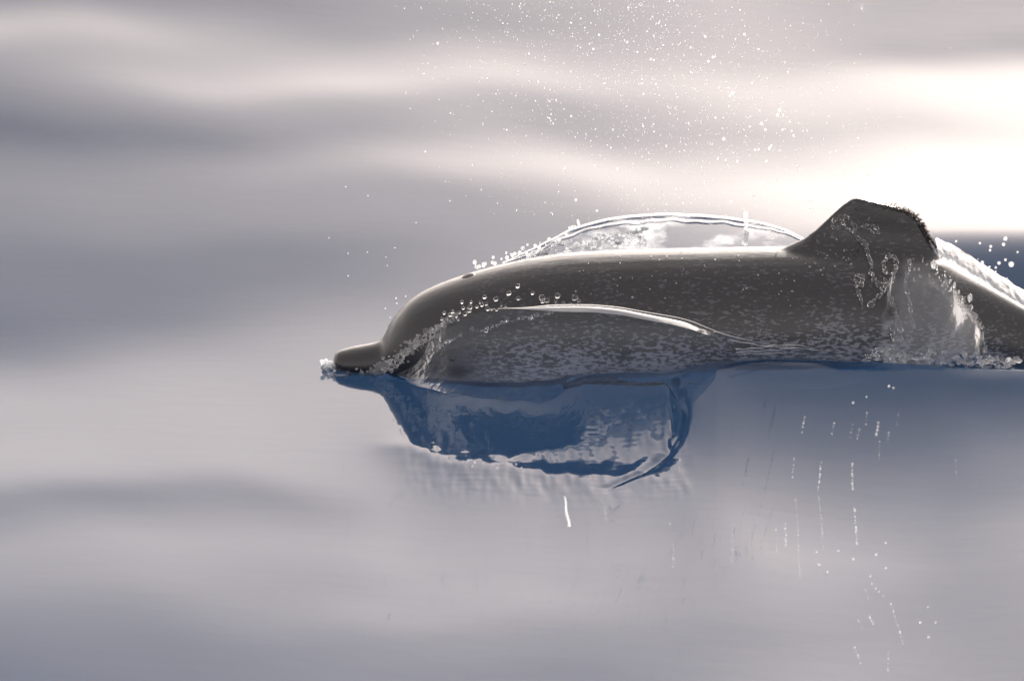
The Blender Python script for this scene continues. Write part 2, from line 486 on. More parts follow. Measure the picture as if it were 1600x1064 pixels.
# ------------------------------------------------------------------ the sea
# brightness that each stretch of the water shows; the slope that mirrors that much sky is found from it
ROWS = [0, 50, 90, 130, 165, 210, 260, 300, 350, 400, 450, 500, 540, 580, 620, 660, 700, 740, 780, 840, 900, 950, 1000, 1064]
COLS = [0, 200, 400, 600, 800, 1000, 1200, 1400, 1600]
LUM = [[165, 158, 158, 165, 185, 205, 208, 200, 200], [216, 205, 180, 166, 182, 205, 210, 205, 208], [182, 190, 198, 204, 206, 213, 216, 203, 196],
       [162, 198, 225, 231, 232, 231, 240, 268, 274], [150, 172, 180, 182, 190, 206, 240, 266, 274], [132, 145, 160, 170, 190, 206, 222, 240, 258],
       [155, 168, 180, 200, 242, 262, 238, 274, 274], [164, 171, 175, 175, 188, 248, 274, 270, 250], [160, 164, 168, 170, 184, 205, 258, 268, 258],
       [148, 148, 150, 156, 190, 205, 230, 262, 235], [145, 146, 150, 166, 196, 205, 215, 225, 220], [140, 148, 166, 196, 205, 205, 205, 205, 205],
       [152, 172, 192, 208, 208, 205, 200, 200, 200], [184, 200, 206, 212, 210, 180, 116, 104, 100], [204, 209, 212, 213, 210, 195, 145, 118, 110],
       [205, 212, 215, 213, 210, 205, 172, 142, 130], [212, 212, 213, 215, 212, 205, 184, 162, 150], [206, 209, 210, 213, 212, 202, 185, 168, 163],
       [164, 166, 176, 200, 206, 203, 192, 173, 170], [190, 205, 205, 202, 200, 196, 184, 178, 194], [181, 196, 190, 185, 184, 188, 168, 178, 196],
       [166, 170, 180, 196, 201, 176, 160, 172, 190], [154, 156, 161, 168, 171, 155, 150, 176, 186], [142, 150, 155, 161, 150, 142, 160, 190, 180]]
#SLOPE_TABLE
T_PX = [0, 400, 800, 1200, 1600]; T_LUM = [0.06, 0.11, 0.16, 0.21, 0.26, 0.31, 0.36, 0.41, 0.46, 0.51, 0.56, 0.61, 0.66, 0.71, 0.76, 0.81, 0.86, 0.91, 0.96, 1.01, 1.06, 1.11, 1.16, 1.21, 1.26, 1.31, 1.36]
T_S = [[0.44, 0.2874, 0.1944, 0.1459, 0.1115, 0.0851, 0.0624, 0.0429, 0.0251, 0.009, -0.0059, -0.0196, -0.0324, -0.0447, -0.0561, -0.0673, -0.0789, -0.0915, -0.1095, -0.1095, -0.1095, -0.1095, -0.1095, -0.1095, -0.1095, -0.1095, -0.1095], [0.44, 0.2924, 0.2025, 0.1565, 0.125, 0.1, 0.0793, 0.0611, 0.0447, 0.0295, 0.0153, 0.0017, -0.0111, -0.0231, -0.0346, -0.0456, -0.0561, -0.0665, -0.0773, -0.0891, -0.1095, -0.1095, -0.1095, -0.1095, -0.1095, -0.1095, -0.1095], [0.44, 0.2966, 0.2098, 0.166, 0.1365, 0.1136, 0.0948, 0.0782, 0.0632, 0.0494, 0.0365, 0.024, 0.0122, 0.0007, -0.0104, -0.0213, -0.0318, -0.0421, -0.0522, -0.0621, -0.0721, -0.0829, -0.0965, -0.1007, -0.1007, -0.1007, -0.1007], [0.44, 0.3001, 0.2159, 0.1741, 0.1463, 0.125, 0.1077, 0.0927, 0.0793, 0.0669, 0.0555, 0.0445, 0.034, 0.0237, 0.0136, 0.0035, -0.0064, -0.0162, -0.026, -0.0358, -0.0454, -0.055, -0.0647, -0.0746, -0.0857, -0.1007, -0.1007], [0.44, 0.3029, 0.2204, 0.1804, 0.1538, 0.1339, 0.1179, 0.1041, 0.092, 0.0807, 0.0706, 0.061, 0.0518, 0.043, 0.0343, 0.0255, 0.0167, 0.0079, -0.0009, -0.0099, -0.0189, -0.028, -0.0372, -0.0467, -0.0564, -0.0663, -0.0769]]
#END_TABLE


def lum_to_slope(px, lum):
    "surface slope (dz/dy) that mirrors a sky of the wanted brightness"
    tp = np.array(T_PX, float); tl = np.array(T_LUM, float); ts = np.array(T_S, float)
    i = np.clip(np.searchsorted(tp, px) - 1, 0, len(tp) - 2); u = np.clip((px - tp[i]) / (tp[i + 1] - tp[i]), 0, 1)
    j = np.clip(np.searchsorted(tl, lum) - 1, 0, len(tl) - 2); v = np.clip((lum - tl[j]) / (tl[j + 1] - tl[j]), 0, 1)
    return (ts[i, j] * (1 - u) + ts[i + 1, j] * u) * (1 - v) + (ts[i, j + 1] * (1 - u) + ts[i + 1, j + 1] * u) * v


def axis(segments):
    out = [segments[0][0]]
    for a, b, step in segments:
        n = max(1, int(round((b - a) / step))); out += list(np.linspace(a, b, n + 1)[1:])
    return np.array(out)


def grow(a, b, n):
    s = np.sign(b - a) if a == 0 else 1
    return list(a + (b - a) * (np.linspace(0, 1, n + 1)[1:] ** 3))


xa = axis([(-1.6, -0.4, 0.012), (-0.4, 0.56, 0.004), (0.56, 1.6, 0.008)])
xa = np.concatenate([np.array(grow(-1.6, -160, 26))[::-1], xa, np.array(grow(1.6, 160, 26))])
ya = axis([(-3.4, -1.0, 0.015), (-1.0, -0.1, 0.003), (-0.1, 1.2, 0.01), (1.2, 3.8, 0.02)])
ya = np.concatenate([np.array(grow(-3.4, -60, 20))[::-1], ya, np.array(grow(3.8, 2500, 40))])


def blur(a, sig, ax):
    k = np.arange(-int(3 * sig), int(3 * sig) + 1); w = np.exp(-0.5 * (k / sig) ** 2); w /= w.sum()
    p = [(0, 0), (0, 0)]; p[ax] = (len(k) // 2, len(k) // 2)
    return np.apply_along_axis(lambda v: np.convolve(v, w, 'valid'), ax, np.pad(a, p, mode='edge'))


def bright_field():
    gx = np.arange(0, 1601, 10.0); gy = np.arange(0, 1065, 4.0)
    l = np.array(LUM, float)
    l = np.stack([np.interp(gx, COLS, r) for r in l]); l = np.stack([np.interp(gy, ROWS, c) for c in l.T], -1)
    l = blur(blur(l, 7, 1), 2.6, 0)
    l = 3 + l + 0.6 * (l - blur(blur(l, 9, 1), 5, 0))
    c = np.clip(l / 255, 0.1, 1.12); lin = np.where(c <= .04045, c / 12.92, ((c + .055) / 1.055) ** 2.4)
    return lin


FIELD = bright_field()


def bilin(a, px, py):
    u = np.clip(px / 10.0, 0, a.shape[1] - 1.001); v = np.clip(py / 4.0, 0, a.shape[0] - 1.001)
    i = v.astype(int); j = u.astype(int); fu = u - j; fv = v - i
    return (a[i, j] * (1 - fu) + a[i, j + 1] * fu) * (1 - fv) + (a[i + 1, j] * (1 - fu) + a[i + 1, j + 1] * fu) * fv


X, Y = np.meshgrid(xa, ya, indexing='ij')
YC = 0.235


def crest_row(px):
    return np.interp(px, [850, 930, 1035, 1090, 1120, 1200, 1300, 1400, 1600, 1800], [594, 590, 584, 567, 561, 563, 568, 573, 578, 590])


def ridges(X, Y):
    "the bow wave along the near flank, its twin behind the animal, and the fine wrinkles round the head"
    COL = 800 + X / S * (DIST / (DIST + Y * _ct))               # photo column of each point
    h = (572 + YC * _st / S - crest_row(COL)) * S / _ct
    amp = smooth(845, 925, COL) * (1 - smooth(2100, 2700, COL)) * h
    amp = amp * (1 - 0.75 * np.exp(-((COL - np.interp(-Y, [.25, .4, .5, .6, .7, .8], [1052, 1064, 1060, 1044, 1010, 950])) / 10.0) ** 2) * smooth(0.25, 0.33, -Y) * (1 - smooth(0.7, 0.9, -Y)))
    d = -Y - YC; dc = np.clip(d, 0, 10)
    prof = np.where(d > 0, np.exp(-(np.sqrt(dc**2 + 0.035**2) - 0.035) / 0.21), np.exp(-(np.clip(-d, 0, 1) / 0.055) ** 2) * 0.9 + 0.1)
    prof = np.where(d <= 0, prof * np.exp(-(np.clip(-d - 0.12, 0, 5) / 0.15) ** 2), prof)
    z = amp * prof
    f = smooth(1000, 1430, COL) * (1 - smooth(2000, 2500, COL))
    z = z + f * FAR_H * smooth(0.16, 0.66, Y) * np.exp(-(np.clip(Y - 0.66, 0, 9) / 0.8) ** 1.5)
    st_ = [station(q) for q in range(530, 1000, 10)]
    yb = np.interp(COL, range(530, 1000, 10), [q[2] * math.sqrt(max(0.05, 1 - (min(q[0].z, q[1]) / q[1]) ** 2)) for q in st_])
    edge_ = -Y - yb - 0.016 - 0.006 * np.sin(X * 60 + 2 * np.sin(X * 23))
    z = z + smooth(545, 600, COL) * (1 - smooth(860, 960, COL)) * 0.006 * np.exp(-(edge_ / 0.013) ** 2) * (0.7 + 0.4 * np.sin(X * 47 + 1) * np.sin(X * 19)) * (Y < 0)
    w = smooth(600, 680, COL) * (1 - smooth(1072, 1090, COL)) * smooth(0.12, 0.2, -Y) * (1 - smooth(0.75, 0.95, -Y))
    r_ = np.random.default_rng(11); q = np.zeros_like(X)
    for i in range(16):                                     # fine lines drawn out along the view
        kx = r_.uniform(70, 420) * r_.choice([-1, 1]); q += 0.022 / abs(kx) * np.sin(kx * X + r_.uniform(4, 40) * Y + r_.uniform(0, 6.3) + 1.5 * np.sin(r_.uniform(5, 25) * Y + r_.uniform(0, 6)))
    for i in range(7):                                      # faint cross ripple
        ky = r_.uniform(110, 270); q += 0.003 / ky * np.sin(ky * Y + r_.uniform(-60, 60) * X + r_.uniform(0, 6.3) + 1.2 * np.sin(r_.uniform(10, 40) * X))
    z = z + w * q
    return z


FAR_H = 0.085


GX = np.arange(-1.7, 1.7001, 0.02); GY = np.arange(-3.7, 4.3001, 0.015)
LAMBDA = 0.1


def dct_basis(n):
    k = np.arange(n)[:, None]; i = np.arange(n)[None, :]
    b = np.cos(math.pi * k * (i + 0.5) / n) * math.sqrt(2.0 / n); b[0] *= math.sqrt(0.5)
    return b, 4 * np.sin(math.pi * np.arange(n) / (2 * n)) ** 2


def bspline(fine, coarse):
    "cubic B-spline weights that carry the coarse grid smoothly to the mesh"
    h = coarse[1] - coarse[0]; u = np.clip((fine - coarse[0]) / h, 1, len(coarse) - 2.001)
    i = u.astype(int); t = u - i; m = np.zeros((len(fine), len(coarse))); r = np.arange(len(fine))
    for o, w in ((-1, (1 - t) ** 3 / 6), (0, (3 * t**3 - 6 * t**2 + 4) / 6), (1, (-3 * t**3 + 3 * t**2 + 3 * t + 1) / 6), (2, t**3 / 6)):
        m[r, np.clip(i + o, 0, len(coarse) - 1)] += w
    return m


def undulate(px, py):
    return 11 * np.sin(px / 118 + py / 150 + 0.6) + 5 * np.sin(px / 47 - py / 61) + 0.022 * (px - 700) * smooth(760, 860, py)


def wanted_slope(x, y, z, ridge):
    px, py = project(x, y, z + ridge)
    pxc = np.clip(px, 0, 1600); pyc = np.clip(py, 0, 1064)
    sl = lum_to_slope(pxc, bilin(FIELD, pxc, np.clip(pyc + undulate(pxc, pyc), 0, 1064))) - 0.72 * np.arctan((pyc - 532) * S / DIST)   # the line of sight steepens down the picture
    hid = smooth(440, 660, px) * smooth(-0.16, -0.06, y) * (1 - smooth(0.10, 0.30, y))
    sl = sl * (1 - hid)
    # to the right of the head the surface tips up enough to mirror open sky instead of the animal
    finz = smooth(1105, 1210, px) * (1 - smooth(1430, 1530, px))
    top = 0.26 + 0.158 * finz - (z + ridge)
    need = np.tan(np.clip((np.arctan2(top, np.clip(-y, 0.05, 9)) - THETA - 0.72 * np.arctan((py - 532) * S / DIST)) / 2 + math.radians(0.2) + math.radians(3.2) * (px < 1060) + finz * math.radians(0.7) * smooth(0.4, 0.6, -y), 0, math.radians(18)))
    rs = np.gradient(ridge, GY, axis=1)
    left = 850 + 50 * smooth(600, 690, py) - 130 * smooth(690, 725, py)
    m = smooth(left - 40, left + 40, px) * smooth(0.17, 0.23, -y) * np.where(px < 1075, 1 - smooth(716, 732, py), 1.0) * (1 - smooth(1.9, 2.4, -y))
    cut = np.interp(px, [640, 700, 800, 900, 1075], [690, 716, 722, 738, 740])
    m = np.maximum(m, smooth(cut, cut + 16, py) * smooth(560, 650, px) * (px < 1075) * smooth(0.2, 0.28, -y) * (1 - smooth(1.5, 1.9, -y)))
    sl = np.where(y < 0, sl * (1 - m) + m * (np.maximum(sl, need) - rs), sl)
    return np.clip(sl, -0.3, 0.25), px, py


def swell_grid():
    "height of the swell: slopes along the view that mirror the wanted sky, kept smooth across it"
    x, y = np.meshgrid(GX, GY, indexing='ij')
    bx, ex = dct_basis(len(GX)); by, ey = dct_basis(len(GY))
    hx = GX[1] - GX[0]; hy = GY[1] - GY[0]
    den = ey[None, :] / hy**2 + LAMBDA * ex[:, None] / hx**2 + 1e-4
    ridge = ridges(x, y); z = np.zeros_like(x)
    k = int(np.argmin(np.abs(GY + YC)))
    for it in range(14):
        s, px, py = wanted_slope(x, y, z, ridge)
        s[:, -1] = 0; rhs = np.zeros_like(s)
        rhs[:, :-1] -= s[:, :-1] / hy; rhs[:, 1:] += s[:, :-1] / hy
        zn = bx.T @ ((bx @ rhs @ by.T) / den) @ by
        zn -= blur(zn[:, k:k + 1], 9, 0)                               # the animal lies at sea level
        z = 0.5 * z + 0.5 * zn
    return z


def swell():
    g = swell_grid()
    cx = np.clip(X, GX[0], GX[-1]); z = bspline(xa, GX) @ g @ bspline(ya, GY).T
    out = np.maximum(np.clip(np.abs(X) - 1.5, 0, 90) / 1.5, np.clip(np.abs(Y - 0.3) - 3.6, 0, 9000) / 2.5)
    z = z * np.exp(-out ** 2)
    far = 1 - np.exp(-out ** 2)
    sw = 0.035 * np.sin(Y * 1.15 + 0.22 * X + np.sin(X * 0.3)) + 0.022 * np.sin(Y * 2.3 - 0.5 * X + 1.0) + 0.05 * np.sin(Y * 0.42 + 0.16 * X + 2.0)
    return z + sw * far * np.exp(-np.abs(Y) / 900) * (np.abs(Y) < 80)


RIDGES = ridges(X, Y)
Z = swell() + RIDGES


def water_z(x, y):
    i = int(np.clip(np.searchsorted(xa, x), 0, len(xa) - 1)); j = int(np.clip(np.searchsorted(ya, y), 0, len(ya) - 1))
    return float(Z[i, j])


def build_sea():
    nx, ny = Z.shape
    me = bpy.data.meshes.new("sea_water")
    co = np.stack([X, Y, Z], -1).reshape(-1, 3).astype(np.float32)
    idx = np.arange(nx * ny).reshape(nx, ny)
    q = np.stack([idx[:-1, :-1], idx[1:, :-1], idx[1:, 1:], idx[:-1, 1:]], -1).reshape(-1, 4)
    me.vertices.add(len(co)); me.vertices.foreach_set("co", co.ravel())
    me.loops.add(q.size); me.loops.foreach_set("vertex_index", q.ravel().astype(np.int32))
    me.polygons.add(len(q)); me.polygons.foreach_set("loop_start", np.arange(0, q.size, 4, dtype=np.int32))
    me.update(calc_edges=True)
    me.polygons.foreach_set("use_smooth", np.ones(len(q), dtype=bool))
    me.materials.append(M_SEA); me.update()
    o = bpy.data.objects.new("sea_water", me); C.objects.link(o)
    return tag(o, kind="structure")


build_sea()
m, nt, N, L, out = new_mat("deep_blue_water")
tc = N.new('ShaderNodeTexCoord'); n1 = noise_tex(N, L, 0.4, tc.outputs['Object'], 3)
r1 = ramp(N, L, n1.outputs[0], [(0.3, DEEP), (0.7, tuple(c * 1.12 for c in DEEP))])
d1 = N.new('ShaderNodeBsdfDiffuse'); L.new(r1.outputs[0], d1.inputs[0]); L.new(d1.outputs[0], out.inputs[0])
tag(link_mesh("deep_water", [(-170, -70, -3.2), (170, -70, -3.2), (170, 2600, -3.2), (-170, 2600, -3.2)], [(0, 1, 2, 3)], m), kind="structure")

# ------------------------------------------------------------------ sheets of water thrown up round the head
def resample(pts, n):
    a = np.array(pts, float); d = np.concatenate([[0], np.cumsum(np.hypot(*np.diff(a[:, :2], axis=0).T))])
    t = np.linspace(0, d[-1], n)
    return np.stack([cubic(d, a[:, k], t) for k in range(a.shape[1])], -1)


# near sheet: rim rows, depth of the rim, width of its flat lip (photo pixels)
near_rim = [(596, 580, .01, 1), (622, 560, .045, 1), (652, 535, .08, 1), (680, 510, .11, 2), (705, 495, .135, 3), (740, 489, .16, 4), (780, 485, .18, 5), (830, 484, .19, 9), (870, 481, .195, 11), (910, 480, .2, 12),
            (960, 484, .2, 13), (1000, 490, .2, 15), (1040, 497, .2, 18), (1075, 505, .198, 20), (1105, 516, .194, 12), (1135, 526, .19, 8), (1170, 535, .187, 6),
            (1210, 542, .182, 5), (1250, 547, .175, 3), (1300, 552, .16, 1.5), (1340, 558, .13, 1)]
near = bpy.data.objects.new("near_water_sheet", None); C.objects.link(near)
tag(near, "clear sheet of water with a bright rim on the near side of the dolphin", "water sheet")
rs = resample(near_rim, 150)
V = []; NV = 16
for i, (x, y, dep, lip) in enumerate(rs):
    wig = 1.1 * math.sin(i * 0.55) * max(0, 1 - i / 60) + 0.4 * math.sin(i * .31)
    r = P(x, y + wig, -dep); base_y = -(dep + 0.012); bz = -0.008
    for k in range(NV):
        u = k / (NV - 1)
        yy = -dep - 0.026 * math.sin(math.pi * u) * (0.4 + 0.6 * u) - 0.012 * u - 0.075 * u ** 5
        zz = r.z + (bz - r.z) * u
        V.append((r.x, yy, zz))
def thickness(o, vals):
    a = o.data.attributes.new("thickness", 'FLOAT', 'POINT'); a.data.foreach_set("value", np.asarray(vals, dtype=np.float32))


thickness(link_mesh("water_face", V, grid_faces(len(rs), NV), M_FILM, near), [float(smooth(605, 720, r[0])) for r in rs for k in range(NV)])
V = []; NV = 7
for i, (x, y, dep, lip) in enumerate(rs):
    if x < 800: continue
    wig = 1.1 * math.sin(i * 0.55) * max(0, 1 - i / 60) + 0.4 * math.sin(i * .31)
    r = P(x, y + wig, -dep); w = lip * S / _st * 0.5 * (float(smooth(796, 880, x)) + 0.02) * (1 - 0.9 * float(smooth(1106, 1118, x)))
    for k in range(NV):
        u = k / (NV - 1)
        V.append((r.x, -dep + 0.006 - w * u + 0.004, r.z + 0.0015 + 0.17 * w * u - min(1, w / .03) * 0.012 * abs(u - 0.45) ** 2 * (1 + 2 * (u > .45))))
M_LIP = mat_film("rim_water", milky=0.75, bump=0.1, bscale=30, tint=(0.95, 0.97, 1), rough=0.14)  # strong milky white paints in the highlight along the flat rim
link_mesh("water_lip", V, grid_faces(len(V) // NV, NV), M_LIP, near)
pts = []; rad = []
for i, (x, y, dep, lip) in enumerate(rs):
    if x < 765: continue
    wig = 1.1 * math.sin(i * 0.55) * max(0, 1 - i / 60) + 0.4 * math.sin(i * .31)
    pts.append(P(x, y + wig - 2.0, -dep + 0.012)); rad.append(0.0011 + 0.0030 * float(smooth(765, 840, x)) * (1 - float(smooth(1090, 1200, x))))
v, f = tube(pts, rad, 10); link_mesh("water_rim", v, f, M_GLASS, near)

# far sheet seen over the back
far_rim = [(786, 411), (812, 400), (838, 388), (866, 374), (895, 360), (928, 350), (962, 343), (1000, 339), (1040, 337), (1085, 338.5), (1130, 342), (1170, 347), (1205, 354), (1232, 363), (1252, 373), (1268, 384)]
hood = bpy.data.objects.new("far_water_sheet", None); C.objects.link(hood)
tag(hood, "glassy arched sheet of water standing up behind the dolphin's back in front of the fin", "water sheet")
rs = resample(far_rim, 120)
V = []; NV = 14
for i, (x, y) in enumerate(rs):
    u0 = i / 119; r = P(x, y, 0.19)
    for k in range(NV):
        u = k / (NV - 1)
        V.append((r.x, 0.19 - 0.05 * u ** 1.4 + 0.006 * math.sin(i * .3 + 4 * u), r.z * (1 - u) + 0.06 * u))
link_mesh("water_face", V, grid_faces(len(rs), NV), M_HOOD, hood)
for off, r0, nm in ((0, 0.0046, "water_rim"), (8, 0.0036, "inner_rim")):
    pts = [P(x, y + off * math.sin(math.pi * min(1, max(0, i / 119))) ** .5 + (0.5 if not off else 1.6) * noise.noise(Vector((i * .16, off, 0))) * 2, 0.188 - (0.006 if off else 0)) for i, (x, y) in enumerate(rs)]
    rad = [0.0012 + r0 * math.sin(math.pi * min(0.97, 0.03 + i / 125)) ** .6 for i in range(120)]
    v, f = tube(pts, rad, 12); link_mesh(nm, v, f, M_GLASS, hood)
# a drop column standing on the far sheet
items = [(P(1166 + random.uniform(-2, 2), yy, 0.15), rr, (1, 1, 1.6)) for yy, rr in ((337, .0055), (345, .0035), (352, .004), (358, .0035), (365, .005), (372, .006), (377, .008))]
o = from_bm("splash_column", blobs(items, 2, .2), M_SPRAY); tag(o, "small upright spurt of drops on the arched water sheet before the fin", "splash")

# bright broken water where the far sheet meets the back
items = []
for i in range(150):
    x = rng.uniform(812, 1010); y = np.interp(x, [812, 870, 1010], [403, 383, 362]) + rng.uniform(-6, 22) * (0.4 + 0.6 * (x > 860))
    items.append((P(x, y, 0.15), rng.uniform(.002, .0055), (rng.uniform(.8, 2.2), 1, rng.uniform(.6, 1))))
o = from_bm("broken_water", blobs(items, 1, .5), M_SPRAY)
tag(o, "bright broken water inside the arched sheet above the dolphin's neck", "splash", kind="stuff")

# curtain of water falling from the flank below the fin
curt = bpy.data.objects.new("water_curtain", None); C.objects.link(curt)
tag(curt, "milky curtain of water falling down the flank below the dorsal fin", "water curtain")
top = resample([(1388, 425), (1402, 410), (1420, 402), (1445, 405), (1466, 420), (1485, 440), (1503, 462), (1519, 485), (1531, 505), (1538, 530), (1541, 560)], 60)
bot = resample([(1362, 566), (1385, 568), (1410, 570), (1440, 571), (1470, 572), (1495, 573), (1510, 573), (1520, 573), (1530, 573), (1536, 572), (1541, 571)], 60)
V = []; NV = 26
for i in range(60):
    for k in range(NV):
        u = k / (NV - 1); x = top[i, 0] * (1 - u) + bot[i, 0] * u; y = top[i, 1] * (1 - u ** 0.9) + bot[i, 1] * u ** 0.9
        if k == 0:
            y0 = min(on_skin(x, y, 0, -0.03)[0].y, -0.02) - 0.014
        yy = y0 + (-0.20 + 0.085 * float(smooth(22, 59, i)) - y0) * u - 0.042 * math.sin(math.pi * min(1, u * 0.9 + .01)) ** 0.6 * min(1, (59 - i) / 14 + .3) + 0.008 * noise.noise(Vector((i * 0.12, u * 1.1, 5))) + 0.003 * noise.noise(Vector((i * 0.35, u * 2.0, 9)))
        q = P(x, y, yy); V.append(q)
thickness(link_mesh("water_face", V, grid_faces(60, NV), M_CURTAIN, curt),
          [float(smooth(0, 10, i + 7 * noise.noise(Vector((k * .3, i * .2, 2))))) * float(smooth(-.02, .16, k / (NV - 1) + .05 * noise.noise(Vector((i * .4, 1, 1))))) for i in range(60) for k in range(NV)])
items = []
for i in range(150):                                        # broken, foamy outer edge
    j = int(rng.integers(10, 60)); k_ = int(min(NV - 1, abs(rng.normal(0, 2.2)))); p = Vector(V[j * NV + k_])
    items.append((p + Vector((rng.normal(0, .004), rng.normal(0, .006), rng.normal(0, .004))), rng.gamma(2, .0006) + .0006, (1, 1, rng.uniform(1, 2.6))))
g = from_bm("water_rim", blobs(items, 2, .4), M_SPLASH, curt); g["kind"] = "stuff"


# rivulets and loops of water thrown against the fin and flank
def strand(name, path, r0, label, group=None, mat=None, lift=0.006):
    a_ = np.array(path, float); ln = np.hypot(*np.diff(a_, axis=0).T).sum()
    rs_ = resample(path, max(8, int(ln / 1.2))); items = []
    for i, q in enumerate(rs_):
        if noise.noise(Vector((i * .13, q[1] * .02, 7))) > 0.42: continue
        p, n = on_skin(q[0] + rng.normal(0, .7), q[1] + rng.normal(0, .7), lift * rng.uniform(.5, 1.3), -0.04)
        rr_ = r0 * (0.55 + 0.65 * abs(noise.noise(Vector((i * .22, len(path), q[0] * .01)))) * 2 + 0.5 * (rng.random() < .05))
        items.append((p, rr_, (rng.uniform(.8, 1.3), .7, rng.uniform(.9, 1.5))))
    o = merge(from_bm(name, blobs(items, 2, .5), mat or M_STRAND), 0.0011, 7)
    return tag(o, label, "water strand", group)


strand("water_loop", [(1300, 352), (1304, 344), (1313, 341), (1318, 348), (1313, 355), (1304, 356), (1300, 352)], .0032, "small closed ring of water on the upper front of the fin")
strand("water_loop", [(1316, 342), (1322, 338), (1330, 346), (1336, 356), (1335, 362), (1326, 358), (1318, 350), (1315, 344)], .0034, "long loop of water trailing from the ring near the fin's top")
strand("water_strand", [(1336, 366), (1342, 374), (1352, 384), (1355, 396), (1358, 408), (1362, 420)], .0034, "thin strand of water dropping down the middle of the fin")
strand("water_loop", [(1346, 354), (1354, 350), (1366, 354), (1374, 362), (1368, 364), (1357, 358), (1348, 356)], .0024, "faint small loop of water right of the fin's middle")
strand("water_loop", [(1385, 404), (1395, 402), (1400, 412), (1398, 424), (1392, 430), (1383, 428), (1381, 416), (1385, 405)], .0042, "lumpy loop of water at the top left of the curtain")
strand("water_strand", [(1398, 428), (1392, 440), (1378, 448), (1366, 440), (1360, 426)], .004, "bent strand of water joining the flank to the curtain loop")
strand("water_strand", [(1384, 446), (1374, 462), (1364, 472), (1357, 478)], .0044, "short slanting strand of water below the fin")
strand("water_strand", [(1382, 440), (1388, 460), (1394, 476), (1398, 492), (1404, 508), (1410, 522), (1404, 530), (1394, 524), (1393, 512)], .0048, "longest strand of water running down the curtain's left edge")
strand("water_loop", [(1335, 434), (1341, 431), (1347, 436), (1344, 446), (1338, 444), (1335, 436)], .0034, "small ring of water left of the curtain")
strand("water_strand", [(1338, 448), (1341, 460), (1345, 472), (1348, 482)], .0026, "thin string of water hanging under the small ring")
strand("water_strand", [(1416, 430), (1414, 446), (1418, 462), (1422, 484), (1424, 502), (1430, 520)], .003, "faint vertical strand of water within the curtain")

sw = bpy.data.objects.new("water_swirl", None); C.objects.link(sw)
tag(sw, "thin trailing fingers of clear water where the bright rim sinks into the sea", "water swirl")
for nm, path, r0 in (("finger", [(1150, 546), (1180, 545), (1215, 540), (1245, 540), (1276, 545)], .0017), ("finger", [(1150, 551), (1190, 549), (1225, 546), (1258, 548)], .0014),
                     ("finger", [(1140, 532), (1175, 538), (1215, 543), (1250, 545), (1292, 549)], .0016), ("finger", [(1160, 553), (1200, 553), (1235, 551)], .0012)):
    q_ = resample(path, 40); pts = [P(x + .6 * math.sin(i * .9), y + .5 * math.sin(i * .6), -0.232) for i, (x, y) in enumerate(q_)]
    v, f = tube(pts, [r0 * (0.45 + 0.75 * abs(math.sin(i * .37 + len(path)))) * min(1, (40 - i) / 9) for i in range(40)], 8)
    link_mesh(nm, v, f, M_GLASS, sw)

# splash along the waterline under the fin
items = []
for i in range(360):
    x = rng.uniform(1350, 1596); y = np.interp(x, [1350, 1420, 1500, 1596], [556, 562, 563, 569]) + rng.normal(0, 6)
    p = P(x, y, rng.uniform(-.20, -.13)); items.append((p, rng.uniform(.0015, .0055), (rng.uniform(.8, 2), 1, rng.uniform(.6, 1.2))))
o = from_bm("waterline_splash", blobs(items, 1, .45), M_SPLASH); merge(o, 0.0014, 2); tag(o, "low broken splash along the waterline below the fin", "splash", kind="stuff")

# white water streaming off the far side of the back, behind the fin
sp = bpy.data.objects.new("white_splash", None); C.objects.link(sp)
tag(sp, "brilliant white water streaming off the back behind the dorsal fin", "splash")
up = resample([(1462, 372), (1476, 378), (1490, 383), (1510, 396), (1530, 409), (1555, 425), (1580, 441), (1605, 457), (1640, 480)], 70)
lo = resample([(1466, 398), (1478, 414), (1490, 427), (1512, 443), (1532, 454), (1556, 469), (1580, 484), (1605, 500), (1640, 522)], 70)
V = []; NV = 10
for i in range(70):
    for k in range(NV):
        u = k / (NV - 1); x = up[i, 0] * (1 - u) + lo[i, 0] * u; y = up[i, 1] * (1 - u) + lo[i, 1] * u
        if k == 0: y += 2.4 * noise.noise(Vector((i * .22, 3, 1))) + rng.uniform(-.4, .4)
        V.append(P(x, y, 0.075 - 0.05 * u - 0.02 * math.sin(math.pi * u) + 0.006 * noise.noise(Vector((i * .4, k * .5, 0)))))
link_mesh("water_face", V, grid_faces(70, NV), mat_film("bright_white_film", milky=0.85, bump=0.5, bscale=40), sp)
items = []
for i in range(70):
    j = rng.integers(0, 69); u = rng.random() ** 1.6; x = up[j, 0] * (1 - u) + lo[j, 0] * u; y = up[j, 1] * (1 - u) + lo[j, 1] * u
    items.append((P(x, y - 1.5 + rng.uniform(-2, 1), rng.uniform(.04, .1)), rng.uniform(.001, .0028), (1.3, 1, 1)))
g = from_bm("foam", blobs(items, 1, .4), M_FOAM, sp); g["kind"] = "stuff"

